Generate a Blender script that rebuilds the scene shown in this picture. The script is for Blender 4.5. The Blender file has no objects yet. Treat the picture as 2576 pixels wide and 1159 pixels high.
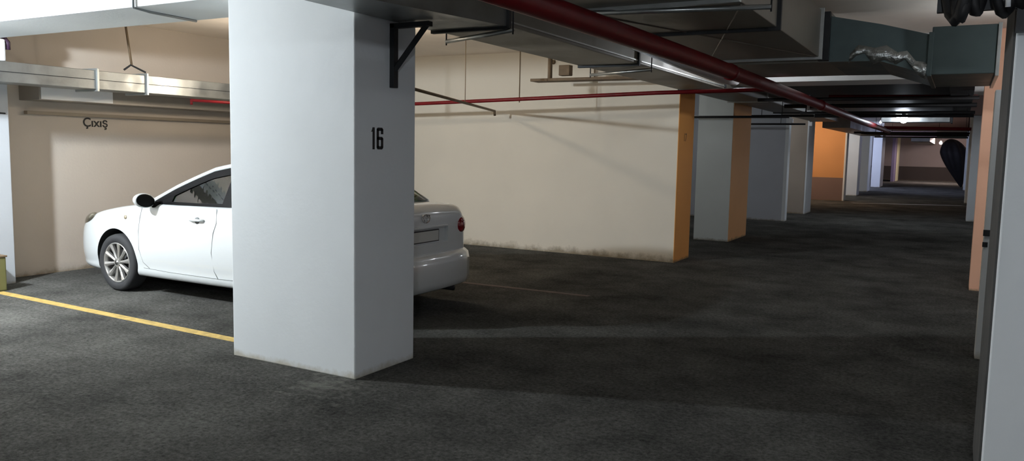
import bpy, bmesh, math
from mathutils import Vector, Matrix

S = bpy.context.scene
COL = S.collection
PI = math.pi

# ------------------------------------------------------------------ materials
def lin(c):
    f = lambda v: v / 12.92 if v <= 0.04045 else ((v + 0.055) / 1.055) ** 2.4
    return tuple(f(v / 255.0) for v in c) + (1.0,)

def new_mat(name):
    m = bpy.data.materials.new(name); m.use_nodes = True
    nt = m.node_tree
    return m, nt, nt.nodes['Principled BSDF']

def mat(name, rgb, rough=0.6, metal=0.0, var=0.0, vscale=3.0, bump=0.0, bscale=40.0, coat=0.0, spec=0.5,
        rvar=0.0, stretch=None):
    m, nt, b = new_mat(name)
    N, L = nt.nodes, nt.links
    b.inputs['Base Color'].default_value = lin(rgb)
    b.inputs['Roughness'].default_value = rough
    b.inputs['Metallic'].default_value = metal
    b.inputs['Specular IOR Level'].default_value = spec
    b.inputs['Coat Weight'].default_value = coat
    b.inputs['Coat Roughness'].default_value = 0.05
    tc = N.new('ShaderNodeTexCoord'); mp = N.new('ShaderNodeMapping')
    L.new(tc.outputs['Object'], mp.inputs['Vector'])
    if stretch: mp.inputs['Scale'].default_value = stretch
    if var > 0 or rvar > 0:
        n = N.new('ShaderNodeTexNoise'); n.inputs['Scale'].default_value = vscale
        n.inputs['Detail'].default_value = 5; n.inputs['Roughness'].default_value = 0.6
        L.new(mp.outputs[0], n.inputs['Vector'])
        r = N.new('ShaderNodeMapRange')
        r.inputs['From Min'].default_value = 0.3; r.inputs['From Max'].default_value = 0.7
        L.new(n.outputs['Fac'], r.inputs['Value'])
        if var > 0:
            mx = N.new('ShaderNodeMix'); mx.data_type = 'RGBA'
            c = lin(rgb)
            mx.inputs[6].default_value = tuple(v * (1 - var) for v in c[:3]) + (1,)
            mx.inputs[7].default_value = tuple(min(1, v * (1 + var)) for v in c[:3]) + (1,)
            L.new(r.outputs[0], mx.inputs[0]); L.new(mx.outputs[2], b.inputs['Base Color'])
        if rvar > 0:
            r2 = N.new('ShaderNodeMapRange')
            r2.inputs['From Min'].default_value = 0.3; r2.inputs['From Max'].default_value = 0.7
            r2.inputs['To Min'].default_value = max(0.02, rough - rvar); r2.inputs['To Max'].default_value = min(1, rough + rvar)
            L.new(n.outputs['Fac'], r2.inputs['Value']); L.new(r2.outputs[0], b.inputs['Roughness'])
    if bump > 0:
        n2 = N.new('ShaderNodeTexNoise'); n2.inputs['Scale'].default_value = bscale
        n2.inputs['Detail'].default_value = 6
        L.new(mp.outputs[0], n2.inputs['Vector'])
        bp = N.new('ShaderNodeBump'); bp.inputs['Strength'].default_value = bump
        bp.inputs['Distance'].default_value = 0.02
        L.new(n2.outputs['Fac'], bp.inputs['Height']); L.new(bp.outputs[0], b.inputs['Normal'])
    return m

def wall_mat(name, rgb, dirt=(120, 104, 76), hdirt=0.22, var=0.05, streak=0.0, low_band=None, low_band_h=0.8):
    """painted plaster: blotchy paint, splashed grime with a ragged edge near the floor, optional lower band in another colour"""
    m, nt, b = new_mat(name); N, L = nt.nodes, nt.links
    b.inputs['Roughness'].default_value = 0.7
    b.inputs['Specular IOR Level'].default_value = 0.3
    geo = N.new('ShaderNodeNewGeometry'); sep = N.new('ShaderNodeSeparateXYZ')
    L.new(geo.outputs['Position'], sep.inputs[0])
    n = N.new('ShaderNodeTexNoise'); n.inputs['Scale'].default_value = 1.4; n.inputs['Detail'].default_value = 6
    L.new(geo.outputs['Position'], n.inputs['Vector'])
    mx = N.new('ShaderNodeMix'); mx.data_type = 'RGBA'; c = lin(rgb)
    mx.inputs[6].default_value = tuple(v * (1 - var * 2) for v in c[:3]) + (1,)
    mx.inputs[7].default_value = tuple(min(1, v * (1 + var)) for v in c[:3]) + (1,)
    L.new(n.outputs['Fac'], mx.inputs[0]); cur = mx.outputs[2]
    if low_band:
        lt = N.new('ShaderNodeMath'); lt.operation = 'LESS_THAN'; lt.inputs[1].default_value = low_band_h
        L.new(sep.outputs['Z'], lt.inputs[0])
        d = N.new('ShaderNodeMix'); d.data_type = 'RGBA'; d.inputs[7].default_value = lin(low_band)
        L.new(lt.outputs[0], d.inputs[0]); L.new(cur, d.inputs[6]); cur = d.outputs[2]
    # grime at foot
    n3 = N.new('ShaderNodeTexNoise'); n3.inputs['Scale'].default_value = 5.0; n3.inputs['Detail'].default_value = 8
    n3.inputs['Roughness'].default_value = 0.7
    L.new(geo.outputs['Position'], n3.inputs['Vector'])
    ma = N.new('ShaderNodeMath'); ma.operation = 'MULTIPLY_ADD'; ma.inputs[1].default_value = -hdirt * 3.2; ma.inputs[2].default_value = hdirt * 1.6
    L.new(n3.outputs['Fac'], ma.inputs[0])
    ad = N.new('ShaderNodeMath'); ad.operation = 'ADD'; L.new(sep.outputs['Z'], ad.inputs[0]); L.new(ma.outputs[0], ad.inputs[1])
    rg = N.new('ShaderNodeMapRange'); rg.inputs['From Min'].default_value = 0.0; rg.inputs['From Max'].default_value = hdirt
    rg.inputs['To Min'].default_value = 0.75; rg.inputs['To Max'].default_value = 0.0
    L.new(ad.outputs[0], rg.inputs['Value'])
    g = N.new('ShaderNodeMix'); g.data_type = 'RGBA'; g.inputs[7].default_value = lin(dirt)
    L.new(rg.outputs[0], g.inputs[0]); L.new(cur, g.inputs[6]); L.new(g.outputs[2], b.inputs['Base Color'])
    n4 = N.new('ShaderNodeTexNoise'); n4.inputs['Scale'].default_value = 30; n4.inputs['Detail'].default_value = 4
    L.new(geo.outputs['Position'], n4.inputs['Vector'])
    bp = N.new('ShaderNodeBump'); bp.inputs['Strength'].default_value = 0.12; bp.inputs['Distance'].default_value = 0.01
    L.new(n4.outputs['Fac'], bp.inputs['Height']); L.new(bp.outputs[0], b.inputs['Normal'])
    return m

def floor_mat():
    m, nt, b = new_mat('asphalt_floor'); N, L = nt.nodes, nt.links
    b.inputs['Specular IOR Level'].default_value = 0.06
    geo = N.new('ShaderNodeNewGeometry')
    n = N.new('ShaderNodeTexNoise'); n.inputs['Scale'].default_value = 1.1; n.inputs['Detail'].default_value = 9; n.inputs['Roughness'].default_value = 0.72
    n2 = N.new('ShaderNodeTexNoise'); n2.inputs['Scale'].default_value = 34; n2.inputs['Detail'].default_value = 6; n2.inputs['Roughness'].default_value = 0.8
    n3 = N.new('ShaderNodeTexNoise'); n3.inputs['Scale'].default_value = 3.0; n3.inputs['Detail'].default_value = 7; n3.inputs['Distortion'].default_value = 0.8
    for q in (n, n2, n3): L.new(geo.outputs['Position'], q.inputs['Vector'])
    r = N.new('ShaderNodeValToRGB')
    r.color_ramp.elements[0].position = 0.32; r.color_ramp.elements[0].color = lin((60, 60, 58))
    r.color_ramp.elements[1].position = 0.70; r.color_ramp.elements[1].color = lin((102, 102, 98))
    L.new(n.outputs['Fac'], r.inputs[0])
    # coarse grain
    r2 = N.new('ShaderNodeMapRange'); r2.inputs['From Min'].default_value = 0.3; r2.inputs['From Max'].default_value = 0.7
    r2.inputs['To Min'].default_value = 0.35; r2.inputs['To Max'].default_value = 1.75
    L.new(n2.outputs['Fac'], r2.inputs['Value'])
    mu = N.new('ShaderNodeMix'); mu.data_type = 'RGBA'; mu.blend_type = 'MULTIPLY'; mu.inputs[0].default_value = 1
    L.new(r.outputs[0], mu.inputs[6]); L.new(r2.outputs[0], mu.inputs[7])
    # pale scuffs
    r3 = N.new('ShaderNodeMapRange'); r3.inputs['From Min'].default_value = 0.66; r3.inputs['From Max'].default_value = 0.78
    r3.inputs['To Max'].default_value = 0.35
    L.new(n3.outputs['Fac'], r3.inputs['Value'])
    m3 = N.new('ShaderNodeMix'); m3.data_type = 'RGBA'; m3.inputs[7].default_value = lin((112, 112, 108))
    L.new(r3.outputs[0], m3.inputs[0]); L.new(mu.outputs[2], m3.inputs[6])
    # crumbled plaster dust by the foot of column 16
    vd = N.new('ShaderNodeVectorMath'); vd.operation = 'DISTANCE'; vd.inputs[1].default_value = (-3.72, 4.10, 0)
    L.new(geo.outputs['Position'], vd.inputs[0])
    dr = N.new('ShaderNodeMapRange'); dr.inputs['From Min'].default_value = 0.05; dr.inputs['From Max'].default_value = 0.55
    dr.inputs['To Min'].default_value = 0.30; dr.inputs['To Max'].default_value = 0.0
    L.new(vd.outputs['Value'], dr.inputs['Value'])
    n5 = N.new('ShaderNodeTexNoise'); n5.inputs['Scale'].default_value = 12; n5.inputs['Detail'].default_value = 8
    L.new(geo.outputs['Position'], n5.inputs['Vector'])
    sm_ = N.new('ShaderNodeMath'); sm_.operation = 'ADD'; L.new(dr.outputs[0], sm_.inputs[0]); L.new(n5.outputs['Fac'], sm_.inputs[1])
    d2 = N.new('ShaderNodeMapRange'); d2.inputs['From Min'].default_value = 0.66; d2.inputs['From Max'].default_value = 0.86; d2.inputs['To Max'].default_value = 0.22
    L.new(sm_.outputs[0], d2.inputs['Value'])
    m4 = N.new('ShaderNodeMix'); m4.data_type = 'RGBA'; m4.inputs[7].default_value = lin((170, 170, 160))
    L.new(d2.outputs[0], m4.inputs[0]); L.new(m3.outputs[2], m4.inputs[6])
    L.new(m4.outputs[2], b.inputs['Base Color'])
    rr = N.new('ShaderNodeMapRange'); rr.inputs['To Min'].default_value = 0.6; rr.inputs['To Max'].default_value = 0.95
    L.new(n.outputs['Fac'], rr.inputs['Value']); L.new(rr.outputs[0], b.inputs['Roughness'])
    bp = N.new('ShaderNodeBump'); bp.inputs['Strength'].default_value = 0.8; bp.inputs['Distance'].default_value = 0.02
    L.new(n2.outputs['Fac'], bp.inputs['Height']); L.new(bp.outputs[0], b.inputs['Normal'])
    df = N.new('ShaderNodeBsdfDiffuse'); df.inputs['Roughness'].default_value = 0.6
    L.new(m4.outputs[2], df.inputs[0]); L.new(bp.outputs[0], df.inputs['Normal'])
    L.new(df.outputs[0], N['Material Output'].inputs['Surface'])
    return m

def emis(name, rgb, strength):
    m, nt, b = new_mat(name)
    b.inputs['Base Color'].default_value = (0, 0, 0, 1)
    b.inputs['Emission Color'].default_value = lin(rgb)
    b.inputs['Emission Strength'].default_value = strength
    return m

def glass_mat(name, tint, rough=0.0):
    m, nt, b = new_mat(name); N, L = nt.nodes, nt.links
    N.remove(b)
    tr = N.new('ShaderNodeBsdfTransparent'); tr.inputs[0].default_value = lin(tint)
    gl = N.new('ShaderNodeBsdfGlossy'); gl.inputs['Roughness'].default_value = 0.02
    fr = N.new('ShaderNodeFresnel'); fr.inputs['IOR'].default_value = 1.5
    mx = N.new('ShaderNodeMixShader')
    L.new(fr.outputs[0], mx.inputs[0]); L.new(tr.outputs[0], mx.inputs[1]); L.new(gl.outputs[0], mx.inputs[2])
    L.new(mx.outputs[0], N['Material Output'].inputs['Surface'])
    return m

M = {
 'floor': floor_mat(),
 'white': wall_mat('white_paint', (226, 231, 232), dirt=(176, 170, 150), hdirt=0.05),
 'cream': wall_mat('cream_paint', (224, 217, 202), hdirt=0.10, var=0.04),
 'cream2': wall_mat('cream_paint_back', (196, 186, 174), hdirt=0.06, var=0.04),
 'grey_wall': wall_mat('grey_paint', (190, 195, 202), hdirt=0.05),
 'col_grey': wall_mat('grey_green_paint', (222, 230, 228), hdirt=0.05),
 'ceiling': mat('ceiling_paint', (238, 228, 216), 0.8, var=0.06, vscale=1.2),
 'ceiling_dark': mat('ceiling_concrete', (150, 128, 122), 0.85, var=0.10, vscale=1.0),
 'orange': wall_mat('orange_paint', (242, 170, 92), hdirt=0.04),
 'salmon': wall_mat('salmon_paint', (250, 196, 164), hdirt=0.04),
 'orange2': wall_mat('orange_brown_base', (214, 156, 100), hdirt=0.03, low_band=(128, 108, 100), low_band_h=0.83),  # orange above, flat brown below a set height
 'far': wall_mat('far_wall_paint', (150, 140, 136), hdirt=0.03, low_band=(66, 60, 56), low_band_h=0.95),
 'galv': mat('galvanised_steel', (150, 153, 152), 0.42, 0.85, var=0.16, vscale=5, rvar=0.12, bump=0.15, bscale=6),
 'galv_dark': mat('dusty_galvanised_steel', (124, 121, 112), 0.5, 0.4, var=0.22, vscale=2.2, rvar=0.1, bump=0.25, bscale=3),
 'galv_teal': mat('dusty_teal_steel', (92, 106, 106), 0.48, 0.7, var=0.18, vscale=2.5, rvar=0.1, bump=0.25, bscale=3),
 'flange': mat('bright_flange_steel', (186, 190, 188), 0.35, 0.8, var=0.1, vscale=9),
 'darksteel': mat('dark_steel', (52, 54, 56), 0.55, 0.5, var=0.15, vscale=8),
 'foil': mat('aluminium_foil_tape', (196, 202, 202), 0.28, 0.95, var=0.2, vscale=14, bump=0.8, bscale=18),
 'redpipe': mat('red_pipe_paint', (98, 10, 16), 0.45, spec=0.25, var=0.2, vscale=7),
 'rust': mat('brown_primer', (110, 92, 70), 0.7, 0.1, var=0.2, vscale=9),
 'yellow': mat('worn_yellow_paint', (172, 146, 80), 0.75, var=0.3, vscale=14),
 'olive': mat('olive_yellow_paint', (112, 110, 66), 0.6, var=0.12, vscale=5),
 'linewhite': mat('worn_pale_line_paint', (110, 110, 104), 0.8, var=0.3, vscale=12),
 'linered': mat('worn_reddish_line_paint', (74, 62, 58), 0.8, var=0.35, vscale=10),
 'black': mat('black_paint', (16, 16, 17), 0.6),
 'cable': mat('black_rubber_cable', (20, 20, 22), 0.6, var=0.2, vscale=8),
 'tarp': mat('black_sheeting', (26, 26, 30), 0.65, var=0.25, vscale=3, bump=0.6, bscale=4),
 'whiteplastic': mat('white_plastic', (232, 234, 236), 0.4),
 'purple': mat('dark_purple_plastic', (58, 38, 58), 0.4),
 'carpaint': mat('white_car_paint', (208, 212, 212), 0.28, coat=1.0),
 'blackplastic': mat('black_plastic', (24, 25, 27), 0.45),
 'trimblack': mat('black_satin_trim', (6, 6, 7), 0.6, spec=0.1),
 'rubber': mat('tyre_rubber', (42, 43, 45), 0.8, var=0.12, vscale=20),
 'alloy': mat('silver_alloy', (196, 194, 190), 0.32, 0.75),
 'brake': mat('dark_brake_metal', (40, 40, 42), 0.6, 0.6),
 'headlamp': mat('headlamp_lens', (112, 106, 92), 0.1, 0.3, coat=1),
 'redlamp': mat('red_lamp_lens', (120, 10, 22), 0.12, coat=1),
 'seat': mat('beige_seat_cloth', (150, 146, 122), 0.9),
 'interior': mat('dark_interior', (44, 46, 44), 0.8),
 'plate': mat('number_plate_white', (196, 196, 190), 0.5),
 'glass': glass_mat('green_tinted_glass', (176, 206, 160)),
 'chrome': mat('chrome', (210, 212, 214), 0.15, 1.0),
 'lamp_key': emis('bulb_near', (236, 246, 255), 4600),
 'lamp_rear': emis('bulb_rear', (240, 246, 255), 2500),
 'lamp_far': emis('bulb_far', (232, 242, 255), 70),
 'lamp_mid_and_fill': emis('bulb_mid_and_fill', (240, 244, 250), 800),  # shared by the bulb between the ducts and the added fill bulbs
 'fill_warm': emis('fill_bulb_warm', (255, 226, 200), 900),  # only on the fill bulb added for the orange partition
 'lamp_end': emis('bulb_end', (255, 232, 228), 1600),
 'lamp_bay_and_fill': emis('bulb_bay_and_fill', (255, 238, 214), 900),  # shared by the bulb near the bay duct and an added fill bulb
 'lamp_blue': emis('bulb_blue', (200, 212, 255), 1300),
 'lamp_small': emis('bulb_small', (225, 225, 255), 40),
 'lamp_pink': emis('bulb_pink', (255, 180, 170), 6),
}

# ------------------------------------------------------------------ builders
def link(name, bm, m, parent=None, smooth=False):
    me = bpy.data.meshes.new(name)
    bmesh.ops.recalc_face_normals(bm, faces=bm.faces[:])
    bm.to_mesh(me); bm.free()
    if smooth:
        for p in me.polygons: p.use_smooth = True
    for mm in (m if isinstance(m, (list, tuple)) else [m]): me.materials.append(mm)
    o = bpy.data.objects.new(name, me); COL.objects.link(o)
    if parent:
        o.parent = parent
        o.matrix_parent_inverse = Matrix.Translation(parent.location).inverted() if parent.type == 'EMPTY' and parent.parent is None else Matrix()
    return o

def tag(o, label=None, cat=None, group=None, kind=None):
    if label: o['label'] = label
    if cat: o['category'] = cat
    if group: o['group'] = group
    if kind: o['kind'] = kind
    return o

def empty(name, loc, label, cat, group=None, kind=None):
    o = bpy.data.objects.new(name, None); COL.objects.link(o); o.location = loc
    o.empty_display_size = 0.1
    return tag(o, label, cat, group, kind)

def copy_tree(o, delta, label=None, group=None):
    r = o.copy(); COL.objects.link(r); r.location = Vector(o.location) + Vector(delta)
    if label: r['label'] = label
    if group: r['group'] = group
    for ch in list(o.children):
        c = ch.copy(); COL.objects.link(c); c.parent = r; c.matrix_parent_inverse = ch.matrix_parent_inverse.copy()
        for g in list(ch.children):
            d = g.copy(); COL.objects.link(d); d.parent = c; d.matrix_parent_inverse = g.matrix_parent_inverse.copy()
    return r

def box(bm, x0, x1, y0, y1, z0, z1, bev=0.0):
    vs = [bm.verts.new(p) for p in ((x0,y0,z0),(x1,y0,z0),(x1,y1,z0),(x0,y1,z0),(x0,y0,z1),(x1,y0,z1),(x1,y1,z1),(x0,y1,z1))]
    fs = [bm.faces.new([vs[i] for i in q]) for q in ((3,2,1,0),(4,5,6,7),(0,1,5,4),(1,2,6,5),(2,3,7,6),(3,0,4,7))]
    if bev:
        es = list({e for f in fs for e in f.edges})
        bmesh.ops.bevel(bm, geom=es, offset=bev, segments=2, profile=0.6, affect='EDGES')
    return fs

def B(name, x0, x1, y0, y1, z0, z1, m, parent=None, bev=0.0):
    bm = bmesh.new(); box(bm, x0, x1, y0, y1, z0, z1, bev)
    return link(name, bm, m, parent)

def struct(o, label=None):
    o['kind'] = 'structure'
    if label: o['label'] = label
    return o

def tube(bm, pts, r, seg=14, caps=True):
    pts = [Vector(p) for p in pts]; rings = []
    n = len(pts)
    up = None
    for i, p in enumerate(pts):
        if i == 0: d = pts[1] - p
        elif i == n - 1: d = p - pts[i - 1]
        else: d = (pts[i + 1] - p).normalized() + (p - pts[i - 1]).normalized()
        d.normalize()
        if up is None:
            up = Vector((0, 0, 1)) if abs(d.z) < 0.9 else Vector((1, 0, 0))
        a = d.cross(up).normalized(); b2 = a.cross(d).normalized(); up = b2
        rr = r[i] if isinstance(r, (list, tuple)) else r
        rings.append([bm.verts.new(p + a * (math.cos(2*PI*k/seg) * rr) + b2 * (math.sin(2*PI*k/seg) * rr)) for k in range(seg)])
    for i in range(n - 1):
        for k in range(seg):
            bm.faces.new((rings[i][k], rings[i][(k+1) % seg], rings[i+1][(k+1) % seg], rings[i+1][k]))
    if caps:
        bm.faces.new(rings[0][::-1]); bm.faces.new(rings[-1])

def T(name, pts, r, m, parent=None, seg=14):
    bm = bmesh.new(); tube(bm, pts, r, seg)
    return link(name, bm, m, parent, smooth=True)

def sphere_mesh(name, c, r, m, parent=None, seg=20, scale=(1, 1, 1)):
    bm = bmesh.new()
    bmesh.ops.create_uvsphere(bm, u_segments=seg, v_segments=seg // 2, radius=r)
    for v in bm.verts: v.co = Vector((v.co.x*scale[0], v.co.y*scale[1], v.co.z*scale[2])) + Vector(c)
    return link(name, bm, m, parent, smooth=True)

def prism(bm, poly, axis, a, b):
    """poly: 2D points; extruded along axis (0,1,2) from a to b"""
    def P(u, v, w):
        return {0: (w, u, v), 1: (u, w, v), 2: (u, v, w)}[axis]
    v0 = [bm.verts.new(P(u, v, a)) for u, v in poly]; v1 = [bm.verts.new(P(u, v, b)) for u, v in poly]
    bm.faces.new(v0[::-1]); bm.faces.new(v1)
    n = len(poly)
    for i in range(n): bm.faces.new((v0[i], v0[(i+1) % n], v1[(i+1) % n], v1[i]))

def text_obj(name, body, size, loc, rot, m, parent=None, bold=0.0, sx=1.0, depth=0.001):
    cu = bpy.data.curves.new(name, 'FONT'); cu.body = body; cu.size = size
    cu.align_x = 'CENTER'; cu.align_y = 'CENTER'; cu.extrude = depth; cu.offset = bold
    cu.materials.append(m)
    tmp = bpy.data.objects.new(name + '_src', cu); COL.objects.link(tmp)
    bpy.context.view_layer.update()
    dg = bpy.context.evaluated_depsgraph_get()
    me = bpy.data.meshes.new_from_object(tmp.evaluated_get(dg))
    bpy.data.objects.remove(tmp); bpy.data.curves.remove(cu)
    o = bpy.data.objects.new(name, me); COL.objects.link(o)
    if not me.materials: me.materials.append(m)
    Mx = Matrix.Translation(loc) @ rot.to_4x4() @ Matrix.Diagonal((sx, 1, 1, 1))
    me.transform(Mx)
    if parent:
        o.parent = parent
        if parent.type == 'EMPTY' and parent.parent is None:
            o.matrix_parent_inverse = Matrix.Translation(parent.location).inverted()
    return o

# text lying in a plane: columns = (text x dir, text y dir, normal)
def basis(xd, yd):
    xd = Vector(xd); yd = Vector(yd); zd = xd.cross(yd)
    return Matrix((xd, yd, zd)).transposed()

ZC = 3.2       # ceiling height

# ------------------------------------------------------------------ shell
struct(B('floor', -12, 4, -9, 66, -0.2, 0.0, M['floor']), 'dark grey worn asphalt floor of the garage')
struct(B('ceiling', -12, 4, -9, 66, ZC, ZC + 0.2, M['ceiling']), 'cream painted ceiling slab')
struct(B('wall_left', -10.2, -9.77, -9, 66, 0, ZC, M['cream2']), 'cream back wall of the parking bays')
struct(B('wall_back', -12, 4, -8.8, -8.5, 0, ZC, M['grey_wall']))
struct(B('wall_right', 2.6, 2.9, -8.8, 63, 0, ZC, M['grey_wall']))
struct(B('wall_far', -12, 4, 62.2, 62.5, 0, ZC, M['far']), 'grey far end wall with a dark painted lower band')

# partitions across the bays (left side of the lane)
w = struct(B('wall_partition', -9.77, -3.65, 11.5, 12.25, 0, ZC, M['cream']), 'long cream partition wall behind the white car')
B('painted_end_face', -3.65, -3.642, 11.5, 12.25, 0, 2.9, M['orange'], w)
w['label'] = 'long cream partition wall with an orange painted end, behind the white car'
tx = text_obj('stencil_number', '17', 0.17, (-3.640, 11.82, 1.86), basis((0, 1, 0), (0, 0, 1)), M['rust'], w, sx=0.8)

def column(x0, x1, y0, y1, m, label, face=None, facem=None):
    o = B('column', x0, x1, y0, y1, 0, ZC, m, bev=0.008)
    struct(o, label); o['category'] = 'column'
    if face:
        B('painted_side_face', x1, x1 + 0.006, y0 + 0.01, y1 - 0.01, 0, ZC, facem, o)
    return o

# numbered column 16 (near)
c16 = column(-4.86, -3.64, 4.285, 4.98, M['white'], 'big white square column stencilled 16, nearest on the left of the lane')
def stencil(y0, z0, hh, parent, m):
    """the digits 1 and 6 painted with a stencil on the lane side of the column"""
    bm = bmesh.new(); x = -3.6405; k = hh / 0.15
    def bar(a, b, c, d): box(bm, x, x + 0.0025, y0 + a*k, y0 + b*k, z0 + c*k, z0 + d*k)
    bar(0.000, 0.022, 0.0, 0.15)
    prism(bm, [(y0 - 0.014*k, z0 + 0.118*k), (y0, z0 + 0.122*k), (y0, z0 + 0.150*k), (y0 - 0.004*k, z0 + 0.138*k)], 0, x, x + 0.0025)
    o = 0.044
    bar(o, o + 0.024, 0.012, 0.138)
    for zc in (0.0, 0.065, 0.128):
        prism(bm, [(y0 + (o + .010)*k, z0 + zc*k), (y0 + (o + .058)*k, z0 + zc*k), (y0 + (o + .070)*k, z0 + (zc + .010)*k), (y0 + (o + .060)*k, z0 + (zc + .022)*k), (y0 + (o + .012)*k, z0 + (zc + .022)*k), (y0 + o*k, z0 + (zc + .012)*k)], 0, x, x + 0.0025)
    bar(o + 0.047, o + 0.071, 0.012, 0.078)
    bar(o + 0.047, o + 0.071, 0.105, 0.140)
    return link('stencil_number', bm, m, parent)
stencil(4.475, 1.625, 0.155, c16, M['black'])
column(-9.78, -9.38, 4.285, 5.14, wall_mat('pier_paint', (186, 190, 194), hdirt=0.04), 'white wall pier at the left edge beside the yellow post')
c2 = column(-4.34, -3.69, 14.86, 16.28, M['col_grey'], 'grey-green column just past the orange-ended wall', True, wall_mat('brown_orange_paint', (250, 190, 130), hdirt=0.05))
struct(B('wall_bay_blue', -9.77, -3.77, 20.36, 20.58, 0, ZC, M['grey_wall']), 'slate grey partition behind the grey-green column')
column(-3.77, -3.685, 20.34, 20.60, M['white'], 'thin pale end post of the slate grey partition')
struct(B('wall_bay_brown', -9.77, -3.73, 23.28, 23.6, 0, ZC, wall_mat('brown_grey_paint', (172, 160, 146), hdirt=0.05)), 'brownish partition further down the lane')
column(-3.73, -3.69, 23.26, 24.25, M['white'], 'white post beside the brownish partition')
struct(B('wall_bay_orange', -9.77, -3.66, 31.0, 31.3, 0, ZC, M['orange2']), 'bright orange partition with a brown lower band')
column(-3.66, -3.60, 30.95, 31.5, M['white'], 'slim white post at the end of the orange partition')
column(-4.30, -3.64, 35.4, 36.3, M['white'], 'light grey column beyond the orange partition')
column(-4.05, -3.66, 39.8, 41.0, M['col_grey'], 'bluish grey column beyond the light grey one')
column(-4.08, -3.64, 46.1, 48.0, M['white'], 'brightly lit bluish white column far down the lane')
column(-3.90, -3.72, 57.0, 58.6, wall_mat('lilac_paint', (120, 112, 140), hdirt=0.03), 'lilac grey column near the far end')
column(-3.72, -3.64, 58.6, 60.2, wall_mat('pale_yellow_paint', (206, 204, 168), hdirt=0.03), 'narrow pale yellow post at the far end')
# chamfered haunch on the bright far column
# right side columns
RX = 0.185
cr = column(RX - 0.006, 1.2, 4.285, 5.2, M['white'], 'large grey-white column filling the right edge')
o = B('shaded_side_panel', RX - 0.016, RX - 0.006, 4.30, 5.19, 0, 3.19, mat('shaded_side_grey', (66, 66, 64), 0.7, var=0.25, vscale=6), cr); o['label'] = 'dark grey panel for the shaded column side'  # dark panel stands in for the column side lying in shade
wp = empty('white_door_post', (RX + 0.2, 7.6, 0), 'narrow off-white door post behind the right edge column', 'post')
B('post_body', RX + 0.02, 0.60, 7.5, 7.7, 0, 2.19, M['white'], wp, bev=0.006)
B('latch', RX + 0.012, RX + 0.10, 7.485, 7.505, 1.02, 1.07, M['darksteel'], wp, bev=0.003)
B('latch', RX + 0.012, RX + 0.05, 7.485, 7.505, 0.93, 0.97, M['darksteel'], wp, bev=0.003)
struct(B('wall_bay_salmon', RX + 0.01, 2.6, 11.4, 11.8, 0, ZC, M['salmon']), 'salmon orange wall end on the right side of the lane')
column(RX + 0.03, 0.8, 23.8, 24.6, M['white'], 'pale column on the right beyond the salmon wall')
column(RX + 0.02, 0.8, 33.0, 33.8, M['col_grey'], 'small far grey column on the right side')
column(RX, 0.8, 46.0, 46.8, M['col_grey'], 'tiny distant column on the right side')

# beams
def beam(name, x0, x1, y0, y1, z0, m, label):
    o = B(name, x0, x1, y0, y1, z0, ZC, m, bev=0.006); struct(o, label); o['category'] = 'beam'; return o
beam('beam', -9.77, -4.86, 4.285, 4.98, 2.735, M['white'], 'white ceiling beam between the left pier and column 16')
beam('beam', -2.91, 2.6, 11.5, 12.25, 2.63, M['white'], 'white cross beam over the lane past the large duct')
beam('beam', -3.69, 2.6, 23.3, 24.2, 2.72, M['ceiling_dark'], 'dark cross beam over the lane further on')
beam('beam', -2.77, 2.6, 35.4, 36.3, 2.66, M['ceiling_dark'], 'dark cross beam far down the lane')
beam('beam', -3.5, 2.6, 46.1, 47.2, 2.62, M['ceiling_dark'], 'dark cross beam over the bright far column')

# ------------------------------------------------------------------ floor marks
def strip(name, pts, wdt, m, label, cat='floor marking'):
    bm = bmesh.new(); a = Vector(pts[0]); b = Vector(pts[1]); d = (b - a).normalized(); n = Vector((-d.y, d.x)) * wdt / 2
    q = [a + n, b + n, b - n, a - n]
    lo = [bm.verts.new((p.x, p.y, 0.0)) for p in q]; hi = [bm.verts.new((p.x, p.y, 0.003)) for p in q]
    bm.faces.new(hi)
    for i in range(4): bm.faces.new((lo[i], lo[(i+1) % 4], hi[(i+1) % 4], hi[i]))
    return tag(link(name, bm, m), label, cat)
strip('yellow_bay_line', ((-8.97, 4.725), (-4.865, 4.62)), 0.10, M['yellow'], 'yellow painted line on the floor in front of the white car')
strip('faint_bay_line', ((-5.6, 8.17), (-3.58, 8.24)), 0.09, M['linered'], 'faint reddish bay line on the floor behind the white car')
strip('pale_lane_stripe', ((-3.2, 29.95), (0.18, 31.4)), 0.42, M['linewhite'], 'pale stripe across the lane floor in the distance')

# ------------------------------------------------------------------ left small things
# olive-yellow post at the left edge
p = empty('guard_post', (-9.15, 4.72, 0), 'short olive-yellow guard post at the bottom left edge by the white pier', 'post')
B('post_body', -9.36, -8.985, 4.66, 4.83, 0, 0.37, M['olive'], p, bev=0.015)
B('post_cap', -9.375, -8.975, 4.65, 4.84, 0.37, 0.39, M['rust'], p, bev=0.006)
p = empty('wall_siren', (-9.3, 5.05, 2.5), 'white box with a dark purple curved hood above the duct at the left edge', 'siren')
B('housing', -9.38, -9.27, 4.86, 5.08, 2.50, 2.74, M['whiteplastic'], p, bev=0.02)
T('hood', [(-9.30, 4.84, 2.80), (-9.30, 4.98, 2.795), (-9.30, 5.07, 2.77), (-9.30, 5.12, 2.71), (-9.30, 5.12, 2.63)], 0.026, M['purple'], p, 10)
tag(T('conduit_clip', [(-9.372, 5.10, 1.93), (-9.372, 4.86, 1.94)], 0.008, M['cable'], None, 8), 'short black cable end on the left white pier', 'cable')

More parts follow.
